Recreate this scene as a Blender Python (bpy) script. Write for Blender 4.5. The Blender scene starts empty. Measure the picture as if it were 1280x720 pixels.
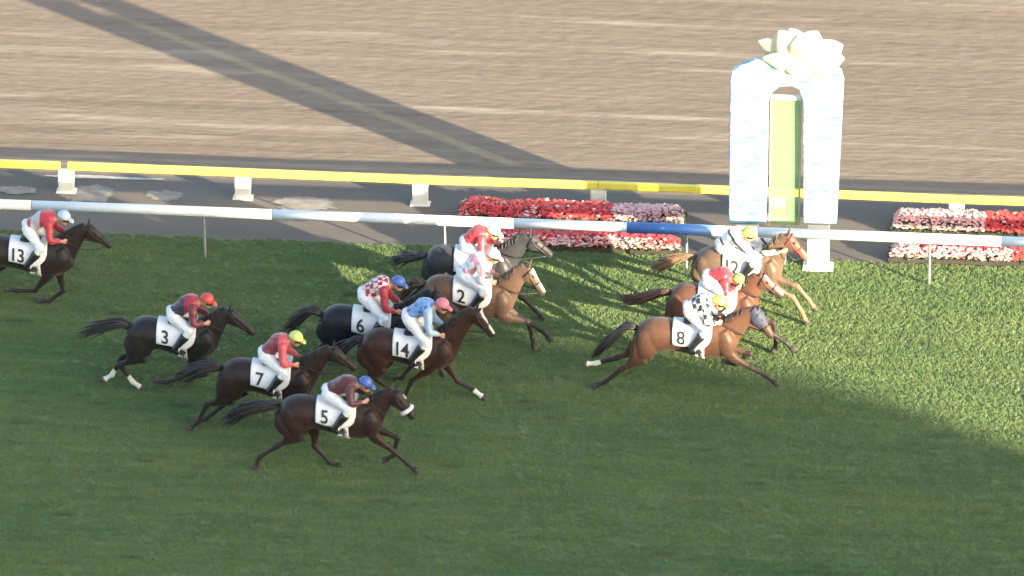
import bpy, bmesh, math, random
import numpy as np
from mathutils import Vector, noise
R = math.radians
random.seed(7)
rng = np.random.default_rng(11)
scene = bpy.context.scene
C = scene.collection

# ------------------------------------------------------------------ camera
PITCH, YAW, DIST, FPX = R(25.0), R(5.1), 120.0, 9120.0     # focal length in photo pixels (1280 wide)
F = Vector((-math.sin(YAW)*math.cos(PITCH), math.cos(YAW)*math.cos(PITCH), -math.sin(PITCH)))
RT = F.cross(Vector((0, 0, 1))).normalized()
UP = RT.cross(F).normalized()
CAM = -F*DIST
cam_data = bpy.data.cameras.new('camera')
cam = bpy.data.objects.new('camera', cam_data); C.objects.link(cam)
cam.location = CAM
cam.rotation_euler = F.to_track_quat('-Z', 'Y').to_euler()
cam_data.sensor_width = 36.0
cam_data.lens = 36.0*FPX/1280.0
cam_data.clip_start = 1.0; cam_data.clip_end = 6000.0
scene.camera = cam
cam_data.dof.use_dof = True; cam_data.dof.focus_distance = 119.0; cam_data.dof.aperture_fstop = 0.7   # long lens, focused on the field
scene.render.resolution_x = 1024; scene.render.resolution_y = 576

# ------------------------------------------------------------------ sun and sky
SUN_EL = R(11.0)
RH = Vector((RT.x, RT.y, 0)).normalized(); FH = Vector((F.x, F.y, 0)).normalized()
SD = (-RH + 0.92*FH).normalized()                          # the way shadows fall on the ground
LIGHT = Vector((SD.x*math.cos(SUN_EL), SD.y*math.cos(SUN_EL), -math.sin(SUN_EL)))
sun_data = bpy.data.lights.new('sun', 'SUN')
sun_data.energy = 5.0; sun_data.angle = R(0.5); sun_data.color = (1.0, 0.86, 0.60)
sun = bpy.data.objects.new('sun', sun_data); C.objects.link(sun)
sun.rotation_euler = LIGHT.to_track_quat('-Z', 'Y').to_euler()
sun.location = (0, 0, 80)
world = bpy.data.worlds.new('World'); scene.world = world; world.use_nodes = True
wn = world.node_tree.nodes; wl = world.node_tree.links
sky = wn.new('ShaderNodeTexSky'); sky.sky_type = 'NISHITA'; sky.sun_disc = False
sky.sun_elevation = SUN_EL; sky.sun_rotation = math.atan2(-LIGHT.x, -LIGHT.y)
sky.dust_density = 1.8; sky.air_density = 1.0
wl.new(sky.outputs[0], wn['Background'].inputs[0])
wn['Background'].inputs[1].default_value = 0.138
scene.view_settings.view_transform = 'Standard'; scene.view_settings.look = 'None'
scene.view_settings.gamma = 1.0; scene.view_settings.use_curve_mapping = False
scene.view_settings.exposure = 2.2
scene.render.engine = 'CYCLES'

# ------------------------------------------------------------------ helpers
def ray(px, py): return (F + RT*((px-640)/FPX) + UP*((360-py)/FPX))
def P(px, py, z=0.0):                                      # photo pixel -> point at height z
    d = ray(px, py); t = (z-CAM.z)/d.z; return CAM + d*t
def PY(px, py, y):                                         # photo pixel -> point on the upright plane y
    d = ray(px, py); t = (y-CAM.y)/d.y; return CAM + d*t

def tag(o, label=None, cat=None, group=None, kind=None):
    if label: o['label'] = label
    if cat: o['category'] = cat
    if group: o['group'] = group
    if kind: o['kind'] = kind
    return o
def link(name, me, mat=None, parent=None, smooth=True):
    o = bpy.data.objects.new(name, me); C.objects.link(o)
    if mat is not None:
        me.materials.clear(); me.materials.append(mat)
    if smooth and len(me.polygons): me.polygons.foreach_set('use_smooth', [True]*len(me.polygons))
    if parent: o.parent = parent
    return o
def empty(name, loc):
    o = bpy.data.objects.new(name, None); C.objects.link(o); o.location = loc
    o.empty_display_size = 0.2; return o
class MB:
    def __init__(s): s.v = []; s.f = []
    def add(s, vs, fs):
        n = len(s.v); s.v += [tuple(v) for v in vs]; s.f += [tuple(i+n for i in f) for f in fs]
    def box(s, c, d):
        x, y, z = c; a, b, e = d[0]/2, d[1]/2, d[2]/2
        s.add([(x-a,y-b,z-e),(x+a,y-b,z-e),(x+a,y+b,z-e),(x-a,y+b,z-e),(x-a,y-b,z+e),(x+a,y-b,z+e),(x+a,y+b,z+e),(x-a,y+b,z+e)],
              [(0,3,2,1),(4,5,6,7),(0,1,5,4),(1,2,6,5),(2,3,7,6),(3,0,4,7)])
    def prism(s, poly, y0, y1):                             # polygon in x,z, counter-clockwise seen from -y
        n = len(poly)
        s.add([(x, y0, z) for x, z in poly]+[(x, y1, z) for x, z in poly],
              [tuple(range(n)), tuple(range(2*n-1, n-1, -1))]+[(i, i+n, (i+1) % n+n, (i+1) % n) for i in range(n)])
    def tube(s, pts, rw, rh=None, n=10, lat=(0, 1, 0), sub=1):
        pts = [Vector(p) for p in pts]; rh = rh or rw
        if sub > 1: pts, rw, rh = refine(pts, rw, rh, sub)
        k = len(pts); vs = []; lat = Vector(lat)
        for i in range(k):
            t = (pts[min(i+1, k-1)]-pts[max(i-1, 0)])
            t = t.normalized() if t.length > 1e-9 else Vector((1, 0, 0))
            b = (lat - t*lat.dot(t))
            b = b.normalized() if b.length > 1e-4 else t.orthogonal().normalized()
            u = t.cross(b)
            for j in range(n):
                a = 2*math.pi*j/n
                vs.append(pts[i] + b*(math.cos(a)*rw[i]) + u*(math.sin(a)*rh[i]))
        fs = [(i*n+j, i*n+(j+1) % n, (i+1)*n+(j+1) % n, (i+1)*n+j) for i in range(k-1) for j in range(n)]
        fs += [tuple(range(n-1, -1, -1)), tuple((k-1)*n+j for j in range(n))]
        s.add(vs, fs)
    def ball(s, c, r, n=10, m=7, axis=None):
        c = Vector(c); vs = []
        ax = Vector(axis).normalized() if axis else Vector((1, 0, 0))
        la = Vector((0, 1, 0)); la = (la-ax*la.dot(ax)).normalized(); ub = ax.cross(la)
        for i in range(m+1):
            p = math.pi*(0.02+0.96*i/m)
            for j in range(n):
                a = 2*math.pi*j/n
                vs.append(c + ax*(-math.cos(p)*r[0]) + la*(math.sin(p)*math.cos(a)*r[1]) + ub*(math.sin(p)*math.sin(a)*r[2]))
        fs = [(i*n+j, i*n+(j+1) % n, (i+1)*n+(j+1) % n, (i+1)*n+j) for i in range(m) for j in range(n)]
        fs += [tuple(range(n-1, -1, -1)), tuple(m*n+j for j in range(n))]
        s.add(vs, fs)
    def mesh(s, name):
        me = bpy.data.meshes.new(name); me.from_pydata(s.v, [], s.f); me.update()
        bm = bmesh.new(); bm.from_mesh(me); bmesh.ops.recalc_face_normals(bm, faces=bm.faces); bm.to_mesh(me); bm.free()
        return me
    def build(s, name, mat, parent=None, smooth=True, bevel=0):
        o = link(name, s.mesh(name), mat, parent, smooth)
        if bevel:
            m = o.modifiers.new('bevel', 'BEVEL'); m.width = bevel; m.segments = 2; m.limit_method = 'ANGLE'; m.angle_limit = R(40)
        return o
def cr(a, b, c, d, t):
    return 0.5*((2*b)+(c-a)*t+(2*a-5*b+4*c-d)*t*t+(3*b-a-3*c+d)*t**3)
def refine(pts, rw, rh, sub):
    k = len(pts); P2, W, H = [], [], []
    for i in range(k-1):
        a, b, c, d = max(i-1, 0), i, i+1, min(i+2, k-1)
        for q in range(sub):
            t = q/sub
            P2.append(cr(pts[a], pts[b], pts[c], pts[d], t))
            W.append(max(0.002, cr(rw[a], rw[b], rw[c], rw[d], t))); H.append(max(0.002, cr(rh[a], rh[b], rh[c], rh[d], t)))
    P2.append(pts[-1]); W.append(rw[-1]); H.append(rh[-1])
    return P2, W, H
def remesh(mb, voxel, smooth=4, name='body'):
    me = mb.mesh(name+'_source'); o = bpy.data.objects.new(name+'_source', me); C.objects.link(o)
    m = o.modifiers.new('r', 'REMESH'); m.mode = 'VOXEL'; m.voxel_size = voxel; m.adaptivity = 0
    if smooth:
        m = o.modifiers.new('s', 'SMOOTH'); m.factor = 0.5; m.iterations = smooth
    dg = bpy.context.evaluated_depsgraph_get(); dg.update()
    out = bpy.data.meshes.new_from_object(o.evaluated_get(dg))
    out.name = name
    bpy.data.objects.remove(o); bpy.data.meshes.remove(me)
    return out
def verts(me):
    a = np.empty(len(me.vertices)*3, np.float32); me.vertices.foreach_get('co', a); return a.reshape(-1, 3)
def set_verts(me, a): me.vertices.foreach_set('co', np.ascontiguousarray(a, np.float32).ravel()); me.update()
def attr(me, name, val):
    a = me.attributes.new(name, 'FLOAT', 'POINT'); a.data.foreach_set('value', np.ascontiguousarray(val, np.float32))
def seg_dist(v, a, b):
    a = np.array(a); b = np.array(b); d = b-a; t = np.clip(((v-a)@d)/(d@d), 0, 1)
    return np.linalg.norm(v-(a+t[:, None]*d), axis=1), t

# ------------------------------------------------------------------ materials
def rgb(h):                                                 # sRGB 0-255 -> linear
    return tuple((c/255/12.92 if c/255 <= .04045 else ((c/255+.055)/1.055)**2.4) for c in h)
def mat(name, col, rough=0.6, noise_scale=0, noise_amt=0.0, bump=0.0, bump_scale=40, sheen=0.0, metal=0.0, spec=0.5, stretch=None):
    m = bpy.data.materials.new(name); m.use_nodes = True; nt = m.node_tree; b = nt.nodes['Principled BSDF']
    b.inputs['Base Color'].default_value = (*col, 1); b.inputs['Roughness'].default_value = rough
    b.inputs['Metallic'].default_value = metal; b.inputs['Specular IOR Level'].default_value = spec
    if sheen: b.inputs['Sheen Weight'].default_value = sheen; b.inputs['Sheen Roughness'].default_value = 0.4
    if noise_scale or bump:
        tc = nt.nodes.new('ShaderNodeTexCoord'); mp = nt.nodes.new('ShaderNodeMapping'); nt.links.new(tc.outputs['Object'], mp.inputs[0])
        if stretch: mp.inputs['Scale'].default_value = stretch
    if noise_scale:
        n = nt.nodes.new('ShaderNodeTexNoise'); n.inputs['Scale'].default_value = noise_scale; n.inputs['Detail'].default_value = 6
        nt.links.new(mp.outputs[0], n.inputs['Vector'])
        r = nt.nodes.new('ShaderNodeValToRGB'); r.color_ramp.elements[0].position = .3; r.color_ramp.elements[1].position = .7
        r.color_ramp.elements[0].color = (*[c*(1-noise_amt) for c in col], 1); r.color_ramp.elements[1].color = (*[min(1, c*(1+noise_amt)) for c in col], 1)
        nt.links.new(n.outputs[0], r.inputs[0]); nt.links.new(r.outputs[0], b.inputs['Base Color'])
    if bump:
        n2 = nt.nodes.new('ShaderNodeTexNoise'); n2.inputs['Scale'].default_value = bump_scale; n2.inputs['Detail'].default_value = 4
        nt.links.new(mp.outputs[0], n2.inputs['Vector'])
        bp = nt.nodes.new('ShaderNodeBump'); bp.inputs['Strength'].default_value = bump; bp.inputs['Distance'].default_value = .02
        nt.links.new(n2.outputs[0], bp.inputs['Height']); nt.links.new(bp.outputs[0], b.inputs['Normal'])
    return m
def N(nt, t, **kw):
    n = nt.nodes.new(t)
    for k, v in kw.items():
        if k in n.inputs: n.inputs[k].default_value = v
        else: setattr(n, k, v)
    return n
def ramp(nt, src, stops):
    r = nt.nodes.new('ShaderNodeValToRGB'); e = r.color_ramp.elements
    while len(e) < len(stops): e.new(0.5)
    for el, (p, c) in zip(e, stops): el.position = p; el.color = (*c, 1)
    nt.links.new(src, r.inputs[0]); return r.outputs[0]
def mix(nt, fac, a, b, mode='MIX'):
    m = nt.nodes.new('ShaderNodeMix'); m.data_type = 'RGBA'; m.blend_type = mode
    for s, i in ((fac, 0), (a, 6), (b, 7)):
        if isinstance(s, (int, float)): m.inputs[i].default_value = s
        elif isinstance(s, tuple): m.inputs[i].default_value = (*s, 1)
        else: nt.links.new(s, m.inputs[i])
    return m.outputs[2]
def pos_noise(nt, scale, sc=(1, 1, 1), detail=5, coord='Position'):
    if coord == 'Position': src = nt.nodes.new('ShaderNodeNewGeometry').outputs['Position']
    else: src = nt.nodes.new('ShaderNodeTexCoord').outputs[coord]
    mp = nt.nodes.new('ShaderNodeMapping'); mp.inputs['Scale'].default_value = sc; nt.links.new(src, mp.inputs[0])
    n = nt.nodes.new('ShaderNodeTexNoise'); n.inputs['Scale'].default_value = scale; n.inputs['Detail'].default_value = detail
    nt.links.new(mp.outputs[0], n.inputs['Vector']); return n.outputs[0]
def newmat(name, rough=.8):
    m = bpy.data.materials.new(name); m.use_nodes = True; b = m.node_tree.nodes['Principled BSDF']; b.inputs['Roughness'].default_value = rough
    return m, m.node_tree, b

def grass_mat(name, k=1.0, blade=False):
    m, nt, b = newmat(name, .75)
    big = pos_noise(nt, .5, (.14, 1.0, 1), 4); mid = pos_noise(nt, 2.4, (.28, 1.5, 1), 5); fine = pos_noise(nt, 14, (.5, 1, 1), 4)
    c1 = ramp(nt, big, [(.32, (.088*k, .152*k, .066*k)), (.68, (.165*k, .212*k, .078*k))])
    c2 = ramp(nt, mid, [(.3, (.062*k, .118*k, .052*k)), (.68, (.192*k, .23*k, .088*k))])
    c = mix(nt, .5, c1, c2)
    c = mix(nt, .22, c, ramp(nt, fine, [(.3, (.06*k, .11*k, .05*k)), (.7, (.185*k, .225*k, .088*k))]))
    # scuffed, trodden spots left by hooves
    ge = nt.nodes.new('ShaderNodeNewGeometry'); mp = nt.nodes.new('ShaderNodeMapping'); mp.inputs['Scale'].default_value = (.55, 1.5, 0); nt.links.new(ge.outputs['Position'], mp.inputs[0])
    vo = N(nt, 'ShaderNodeTexVoronoi', Scale=1.5); nt.links.new(mp.outputs[0], vo.inputs['Vector'])
    sep = N(nt, 'ShaderNodeSeparateColor'); nt.links.new(vo.outputs['Color'], sep.inputs[0])
    sel = N(nt, 'ShaderNodeMath', operation='GREATER_THAN'); nt.links.new(sep.outputs[0], sel.inputs[0]); sel.inputs[1].default_value = .45
    rad = ramp(nt, vo.outputs['Distance'], [(.08, (1, 1, 1)), (.24, (0, 0, 0))])
    mul = N(nt, 'ShaderNodeMath', operation='MULTIPLY'); nt.links.new(rad, mul.inputs[0]); nt.links.new(sel.outputs[0], mul.inputs[1])
    m2 = N(nt, 'ShaderNodeMath', operation='MULTIPLY'); nt.links.new(mul.outputs[0], m2.inputs[0]); m2.inputs[1].default_value = .6
    c = mix(nt, m2.outputs[0], c, (.055*k, .078*k, .036*k))
    if blade:
        oi = nt.nodes.new('ShaderNodeObjectInfo')
        c = mix(nt, .12, c, ramp(nt, oi.outputs['Random'], [(0, (.06, .12, .05)), (.85, (.12, .18, .07)), (1, (.22, .21, .10))]))
    nt.links.new(c, b.inputs['Base Color']); b.inputs['Specular IOR Level'].default_value = .25
    if not blade:
        bp = N(nt, 'ShaderNodeBump', Strength=.6, Distance=.05); nt.links.new(fine, bp.inputs['Height']); nt.links.new(bp.outputs[0], b.inputs['Normal'])
    return m
def dirt_mat():
    m, nt, b = newmat('sand', .95)
    big = pos_noise(nt, .45, (.15, 1, 1), 4); lines = pos_noise(nt, 2.0, (.035, 1.7, 1), 7); clod = pos_noise(nt, 7, (.4, 1.3, 1), 6); gr = pos_noise(nt, 60, (1, 1, 1), 2)
    pale = pos_noise(nt, .9, (.22, 2.4, 1), 5); foot = pos_noise(nt, 3.6, (.55, 1.6, 1), 3)
    c = mix(nt, .55, ramp(nt, big, [(.3, (.172, .133, .103)), (.7, (.235, .187, .148))]), ramp(nt, lines, [(.32, (.105, .08, .06)), (.43, (.21, .16, .119)), (.56, (.225, .173, .13)), (.67, (.36, .29, .225))]))
    c = mix(nt, .25, c, ramp(nt, clod, [(.3, (.13, .095, .07)), (.6, (.25, .19, .14)), (.74, (.38, .31, .24))]))
    c = mix(nt, ramp(nt, pale, [(.60, (0, 0, 0)), (.72, (.85, .85, .85))]), c, (.40, .325, .25))
    c = mix(nt, ramp(nt, foot, [(.27, (.6, .6, .6)), (.36, (0, 0, 0))]), c, (.13, .098, .072))
    c = mix(nt, .12, c, ramp(nt, gr, [(.3, (.14, .105, .075)), (.7, (.33, .26, .19))]))
    nt.links.new(c, b.inputs['Base Color']); b.inputs['Specular IOR Level'].default_value = .2
    h = mix(nt, .5, mix(nt, .5, lines, foot), clod)
    bp = N(nt, 'ShaderNodeBump', Strength=.6, Distance=.07); nt.links.new(h, bp.inputs['Height']); nt.links.new(bp.outputs[0], b.inputs['Normal'])
    return m
def path_mat():
    m, nt, b = newmat('worn asphalt', .9)
    a = pos_noise(nt, .8, (.3, 1, 1), 6); f = pos_noise(nt, 40, (1, 1, 1), 3)
    c = mix(nt, .4, ramp(nt, a, [(.3, (.10, .082, .070)), (.7, (.165, .138, .118))]), ramp(nt, f, [(.3, (.078, .066, .057)), (.7, (.17, .145, .125))]))
    nt.links.new(c, b.inputs['Base Color'])
    bp = N(nt, 'ShaderNodeBump', Strength=.3, Distance=.01); nt.links.new(f, bp.inputs['Height']); nt.links.new(bp.outputs[0], b.inputs['Normal'])
    return m
M = {}
M['turf'] = grass_mat('turf soil and thatch', 1.0); M['blade'] = grass_mat('grass blades', 1.22, True)
M['sand'] = dirt_mat(); M['path'] = path_mat()
M['rail'] = mat('white rail plastic', (.78, .78, .78), .35, 3, .05)
M['rail_blue'] = mat('blue rail wrap', (.06, .16, .42), .45, 6, .15)
M['rail_post'] = mat('grey painted rail post', (.30, .31, .30), .5, 8, .1)
M['steel'] = mat('galvanised steel', (.42, .43, .44), .45, 8, .1, metal=.6)
M['yellow'] = mat('yellow rail paint', (.80, .68, .10), .4, 2, .10)
M['cream'] = mat('cream paint', (.74, .70, .60), .5, 4, .06)

# ------------------------------------------------------------------ the setting: turf, service path, dirt track
Y_GRASS = P(640, 311).y; Y_DIRT = P(640, 236).y
def sheet(name, x0, x1, y0, y1, z, m, nx=2, ny=2, jag=0):
    vs, fs = [], []
    for j in range(ny):
        for i in range(nx):
            x = x0+(x1-x0)*i/(nx-1); y = y0+(y1-y0)*j/(ny-1)
            if jag and j == ny-1: y += jag*(noise.noise((x*.9, 3.1, 0))+.6*noise.noise((x*3.1, 7.7, 0)))
            vs.append((x, y, z))
    fs = [(j*nx+i, j*nx+i+1, (j+1)*nx+i+1, (j+1)*nx+i) for j in range(ny-1) for i in range(nx-1)]
    me = bpy.data.meshes.new(name); me.from_pydata(vs, [], fs)
    return tag(link(name, me, m), kind='structure')
sheet('ground', -3000, 3000, -1500, 4500, -0.012, mat('outfield ground', (.14, .13, .08), .95, .02, .2))
sheet('dirt_track', -250, 250, Y_DIRT-1.0, Y_DIRT+26, -0.004, M['sand'])
sheet('service_path', -250, 250, Y_GRASS-1.0, Y_DIRT, 0.0, M['path'], 1200, 2, .035)
sheet('turf_course', -250, 250, -80, Y_GRASS, 0.004, M['turf'], 2400, 2, .05)

# the grandstand that the camera stands on: out of the picture, its shade lies over the near turf
YB = -58.0
def on_front(px, py):
    g = P(px, py); L = (g.y-YB)/SD.y; return (g.x-SD.x*L, L*math.tan(SUN_EL))
edge = [on_front(*p) for p in ((1420, 622), (1280, 560), (1080, 490), (960, 457), (850, 438), (640, 402), (470, 376), (330, 322), (240, 290), (60, 222), (-300, 140))]
gs = empty('grandstand', (edge[0][0]-30, YB-14, 0))
tag(gs, 'tall concrete grandstand nearer the camera shading the near turf', 'grandstand')
gl = lambda x: x-gs.location.x
e0 = edge[0]
base_x = e0[0]+.6
poly = [(gl(base_x-40), 0), (gl(base_x), 0), (gl(base_x-.1), e0[1]-4)]+[(gl(x), z) for x, z in edge]
poly += [(gl(edge[-1][0]-8), edge[-1][1]+.6), (gl(base_x-40), edge[-1][1]+.6)]
mb = MB(); mb.prism(poly, 14, -14); mb.build('wall', mat('grandstand concrete', (.42, .41, .39), .85, .5, .12), gs, False)
mb = MB(); mb.prism([(poly[-1][0]-.3, poly[-1][1]+.02), (poly[-2][0], poly[-2][1]+.02), (poly[-2][0], poly[-2][1]+.4), (poly[-1][0]-.3, poly[-1][1]+.4)], 14.2, -14.2)
mb.build('roof', mat('grandstand roofing', (.3, .32, .34), .5, 1, .1), gs, False)
wm = mat('grandstand glazing', (.03, .04, .05), .08)
for k in range(3):
    mb = MB(); mb.box((gl(base_x)-20, 14.03, 4+k*4.8), (34, .06, 2.0)); mb.build('window', wm, gs, False)

# ------------------------------------------------------------------ rails
Y_W = P(640, 279, 1.0).y; Y_Y = P(640, 228, .48).y
wr = empty('white_rail', (0, Y_W, 0)); tag(wr, 'long white running rail between the turf and the grey path', 'rail')
BX0, BX1 = PY(784, 288, Y_W).x, PY(890, 291, Y_W).x
def rail_tube(x0, x1, y, z, rw, rh, n=12):
    mb = MB(); k = max(2, int((x1-x0)/1.5)); 
    mb.tube([(x0+(x1-x0)*i/k, y, z+.006*math.sin(i*1.7)) for i in range(k+1)], [rw]*(k+1), [rh]*(k+1), n); return mb
xs = [-60+4.0*i for i in range(31)]; POSTX = (PY(252, 270, Y_W).x+60) % 4.0
for i in range(30):
    a, b = xs[i]+.006, xs[i+1]-.006
    rail_tube(a, b, 0, 1.0, .085, .085).build('rail_tube', M['rail'], wr)
for i in range(30):
    x = xs[i]+POSTX
    mb = MB(); mb.tube([(x, .34, 0), (x, .30, .55), (x, .17, .86), (x, .02, .955)], [.022]*4, [.022]*4, 8, (1, 0, 0), 3); mb.build('post', M['rail_post'], wr)
mb = rail_tube(BX0, BX1, 0, 1.0, .094, .094); bw = mb.build('blue_wrap', M['rail_blue'], wr); bw['label'] = 'blue section of the white rail'

yr = empty('yellow_rail', (0, Y_Y, 0)); tag(yr, 'low yellow rail on cream posts along the dirt track', 'rail')
px0 = P(302, 232, 0.3).x; sp = 226/FPX*DIST*1.012
gapx = PY(80, 205, Y_Y).x
for k in range(-14, 15):
    x = px0+k*sp
    a, b = x+.006, x+sp-.006
    if k == -1: a = gapx+.07
    if k == -2: b = gapx-.07
    mb = MB(); prof = [(-.03, -.066), (.03, -.066), (.042, -.046), (.042, .046), (.03, .066), (-.03, .066), (-.042, .046), (-.042, -.046)]
    vs = [(xx, p, .48+q+.01*math.sin(xx*.7)) for xx in (a, b) for p, q in prof]
    mb.add(vs, [(i, (i+1) % 8, 8+(i+1) % 8, 8+i) for i in range(8)]+[tuple(range(7, -1, -1)), tuple(range(8, 16))])
    mb.build('rail_board', M['yellow'], yr, False)
    mb = MB(); mb.box((x, .03, .20), (.26, .14, .4)); mb.box((x, .03, .012), (.34, .22, .03)); mb.build('post', M['cream'], yr, False, .012)

# ------------------------------------------------------------------ finish gate
gb = P(982, 333); GY = gb.y
gate = empty('finish_gate', gb); tag(gate, 'white and pale blue arched finish gate with cream ornament on top', 'gate')
def g2(px, py):
    q = PY(px, py, GY); return (q.x-gb.x, q.z)
m, nt, b = newmat('gate print', .45)
n1 = pos_noise(nt, 2.2, (1.2, 1, 2.6), 5, 'Object'); n2 = pos_noise(nt, 7, (.5, .5, 3), 3, 'Object')
c = mix(nt, 1.0, ramp(nt, n1, [(.38, (.53, .54, .56)), (.47, (.165, .315, .43)), (.56, (.32, .43, .50)), (.65, (.53, .54, .56))]), ramp(nt, n2, [(.38, (.55, .76, .9)), (.5, (1, 1, 1))]), 'MULTIPLY')
nt.links.new(c, b.inputs['Base Color']); M['gate'] = m
outer = [(911, 278), (958, 278), (961, 125), (966, 113), (975, 107), (990, 106), (999, 111), (1004, 125), (1004, 278), (1046, 278), (1055, 100), (1052, 88), (1044, 82), (1022, 80), (1000, 77), (960, 74), (944, 73), (925, 80), (915, 87), (913, 98)]
mb = MB()
# two pillars and a lintel, each a prism (butted end to end)
op = [g2(*p) for p in outer]
mb.prism([op[i] for i in (0, 1, 2, 19)], -.075, .075)
mb.prism([op[i] for i in (7, 8, 9, 10)], -.075, .075)
top = [op[i] for i in (19, 2, 3, 4, 5, 6, 7, 10, 11, 12, 13, 14, 15, 16, 17, 18)]
mb.prism(top, -.075, .075)
me = mb.mesh('arch'); bm = bmesh.new(); bm.from_mesh(me); bmesh.ops.remove_doubles(bm, verts=bm.verts, dist=.002); bm.to_mesh(me); bm.free()
arch = link('arch', me, M['gate'], gate, False)
bv = arch.modifiers.new('bevel', 'BEVEL'); bv.width = .025; bv.segments = 3; bv.limit_method = 'ANGLE'; bv.angle_limit = R(50)
for x0, x1 in ((919, 949), (1009, 1038)):
    a = g2(x0, 279); bq = g2(x1, 279)
    mb = MB(); mb.box(((a[0]+bq[0])/2, 0, a[1]/2), (bq[0]-a[0]-.02, .13, a[1])); mb.box(((a[0]+bq[0])/2, 0, .02), (bq[0]-a[0]+.12, .36, .04))
    mb.build('foot', M['cream'], gate, False, .012)
# the green finish board between the pillars: tinted sheet in a thin frame
m, nt, b = newmat('green tinted sheet', .3)
b.inputs['Base Color'].default_value = (.33, .47, .29, 1); tr = nt.nodes.new('ShaderNodeBsdfTransparent'); tr.inputs[0].default_value = (.74, .95, .72, 1)
ms = nt.nodes.new('ShaderNodeMixShader'); ms.inputs[0].default_value = .62
nt.links.new(b.outputs[0], ms.inputs[1]); nt.links.new(tr.outputs[0], ms.inputs[2]); nt.links.new(ms.outputs[0], nt.nodes['Material Output'].inputs[0])
a, bq = g2(963, 282), g2(1000, 127)
mb = MB(); mb.box(((a[0]+bq[0])/2, .06, (a[1]+bq[1])/2), (bq[0]-a[0], .03, bq[1]-a[1])); mb.build('finish_board', m, gate, False)
mb = MB(); mb.box(((a[0]+bq[0])/2, .06, bq[1]+.04), (bq[0]-a[0]+.05, .07, .075)); mb.build('header_strip', M['cream'], gate, False, .01)
mb = MB(); mb.box(((a[0]+bq[0])/2, .06, a[1]/2), (.08, .05, a[1])); mb.build('stand', M['steel'], gate, False, .01)
for xx in (a[0]-.016, bq[0]+.016):
    mb = MB(); mb.box((xx, .06, (a[1]+bq[1])/2), (.03, .055, bq[1]-a[1]+.02)); mb.build('edge_strip', mat('board edging', (.45, .38, .24), .6, 5, .1), gate, False)
# ornament: a fan of cream petal-shaped plates
orn = link('ornament', bpy.data.meshes.new('ornament'), None, gate)
pm = mat('cream enamel', (.68, .61, .44), .4, 5, .08)
base = g2(1003, 86)
mb = MB(); mb.ball((base[0]-.02, 0, base[1]+.06), (.34, .19, .2), 16, 10); me = mb.mesh('ornament'); orn.data = me; me.materials.append(pm)
me.polygons.foreach_set('use_smooth', [True]*len(me.polygons))
tips = [(946, 56, .10, 1.0), (953, 70, -.06, .8), (973, 38, .0, 1.15), (986, 41, .12, 1.1), (1004, 38, -.10, 1.2), (1022, 42, .06, 1.2), (1040, 52, -.05, 1.2), (1053, 60, .08, 1.1), (1056, 68, -.1, 1.0), (1050, 78, .05, .9)]
for i, (tx, ty, dy, wd) in enumerate(tips):
    tp = g2(tx, ty); b0 = Vector((base[0]+.05*math.sin(i*2.1), dy*.5, base[1]+.05)); t0 = Vector((tp[0], dy*1.6, tp[1])); d = t0-b0
    mid = b0+d*.55+Vector((0, -.05, .03))
    mb = MB(); mb.tube([b0, b0+d*.25+Vector((0, 0, .015)), mid, b0+d*.82+Vector((0, -.02, .02)), t0], [.10*wd, .20*wd, .235*wd, .14*wd, .015], [.06, .07, .06, .035, .01], 12, Vector((0, .25, 0))+d.cross(Vector((0, 1, 0))).normalized(), 4)
    pe = mb.build('petal', pm, orn)

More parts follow.
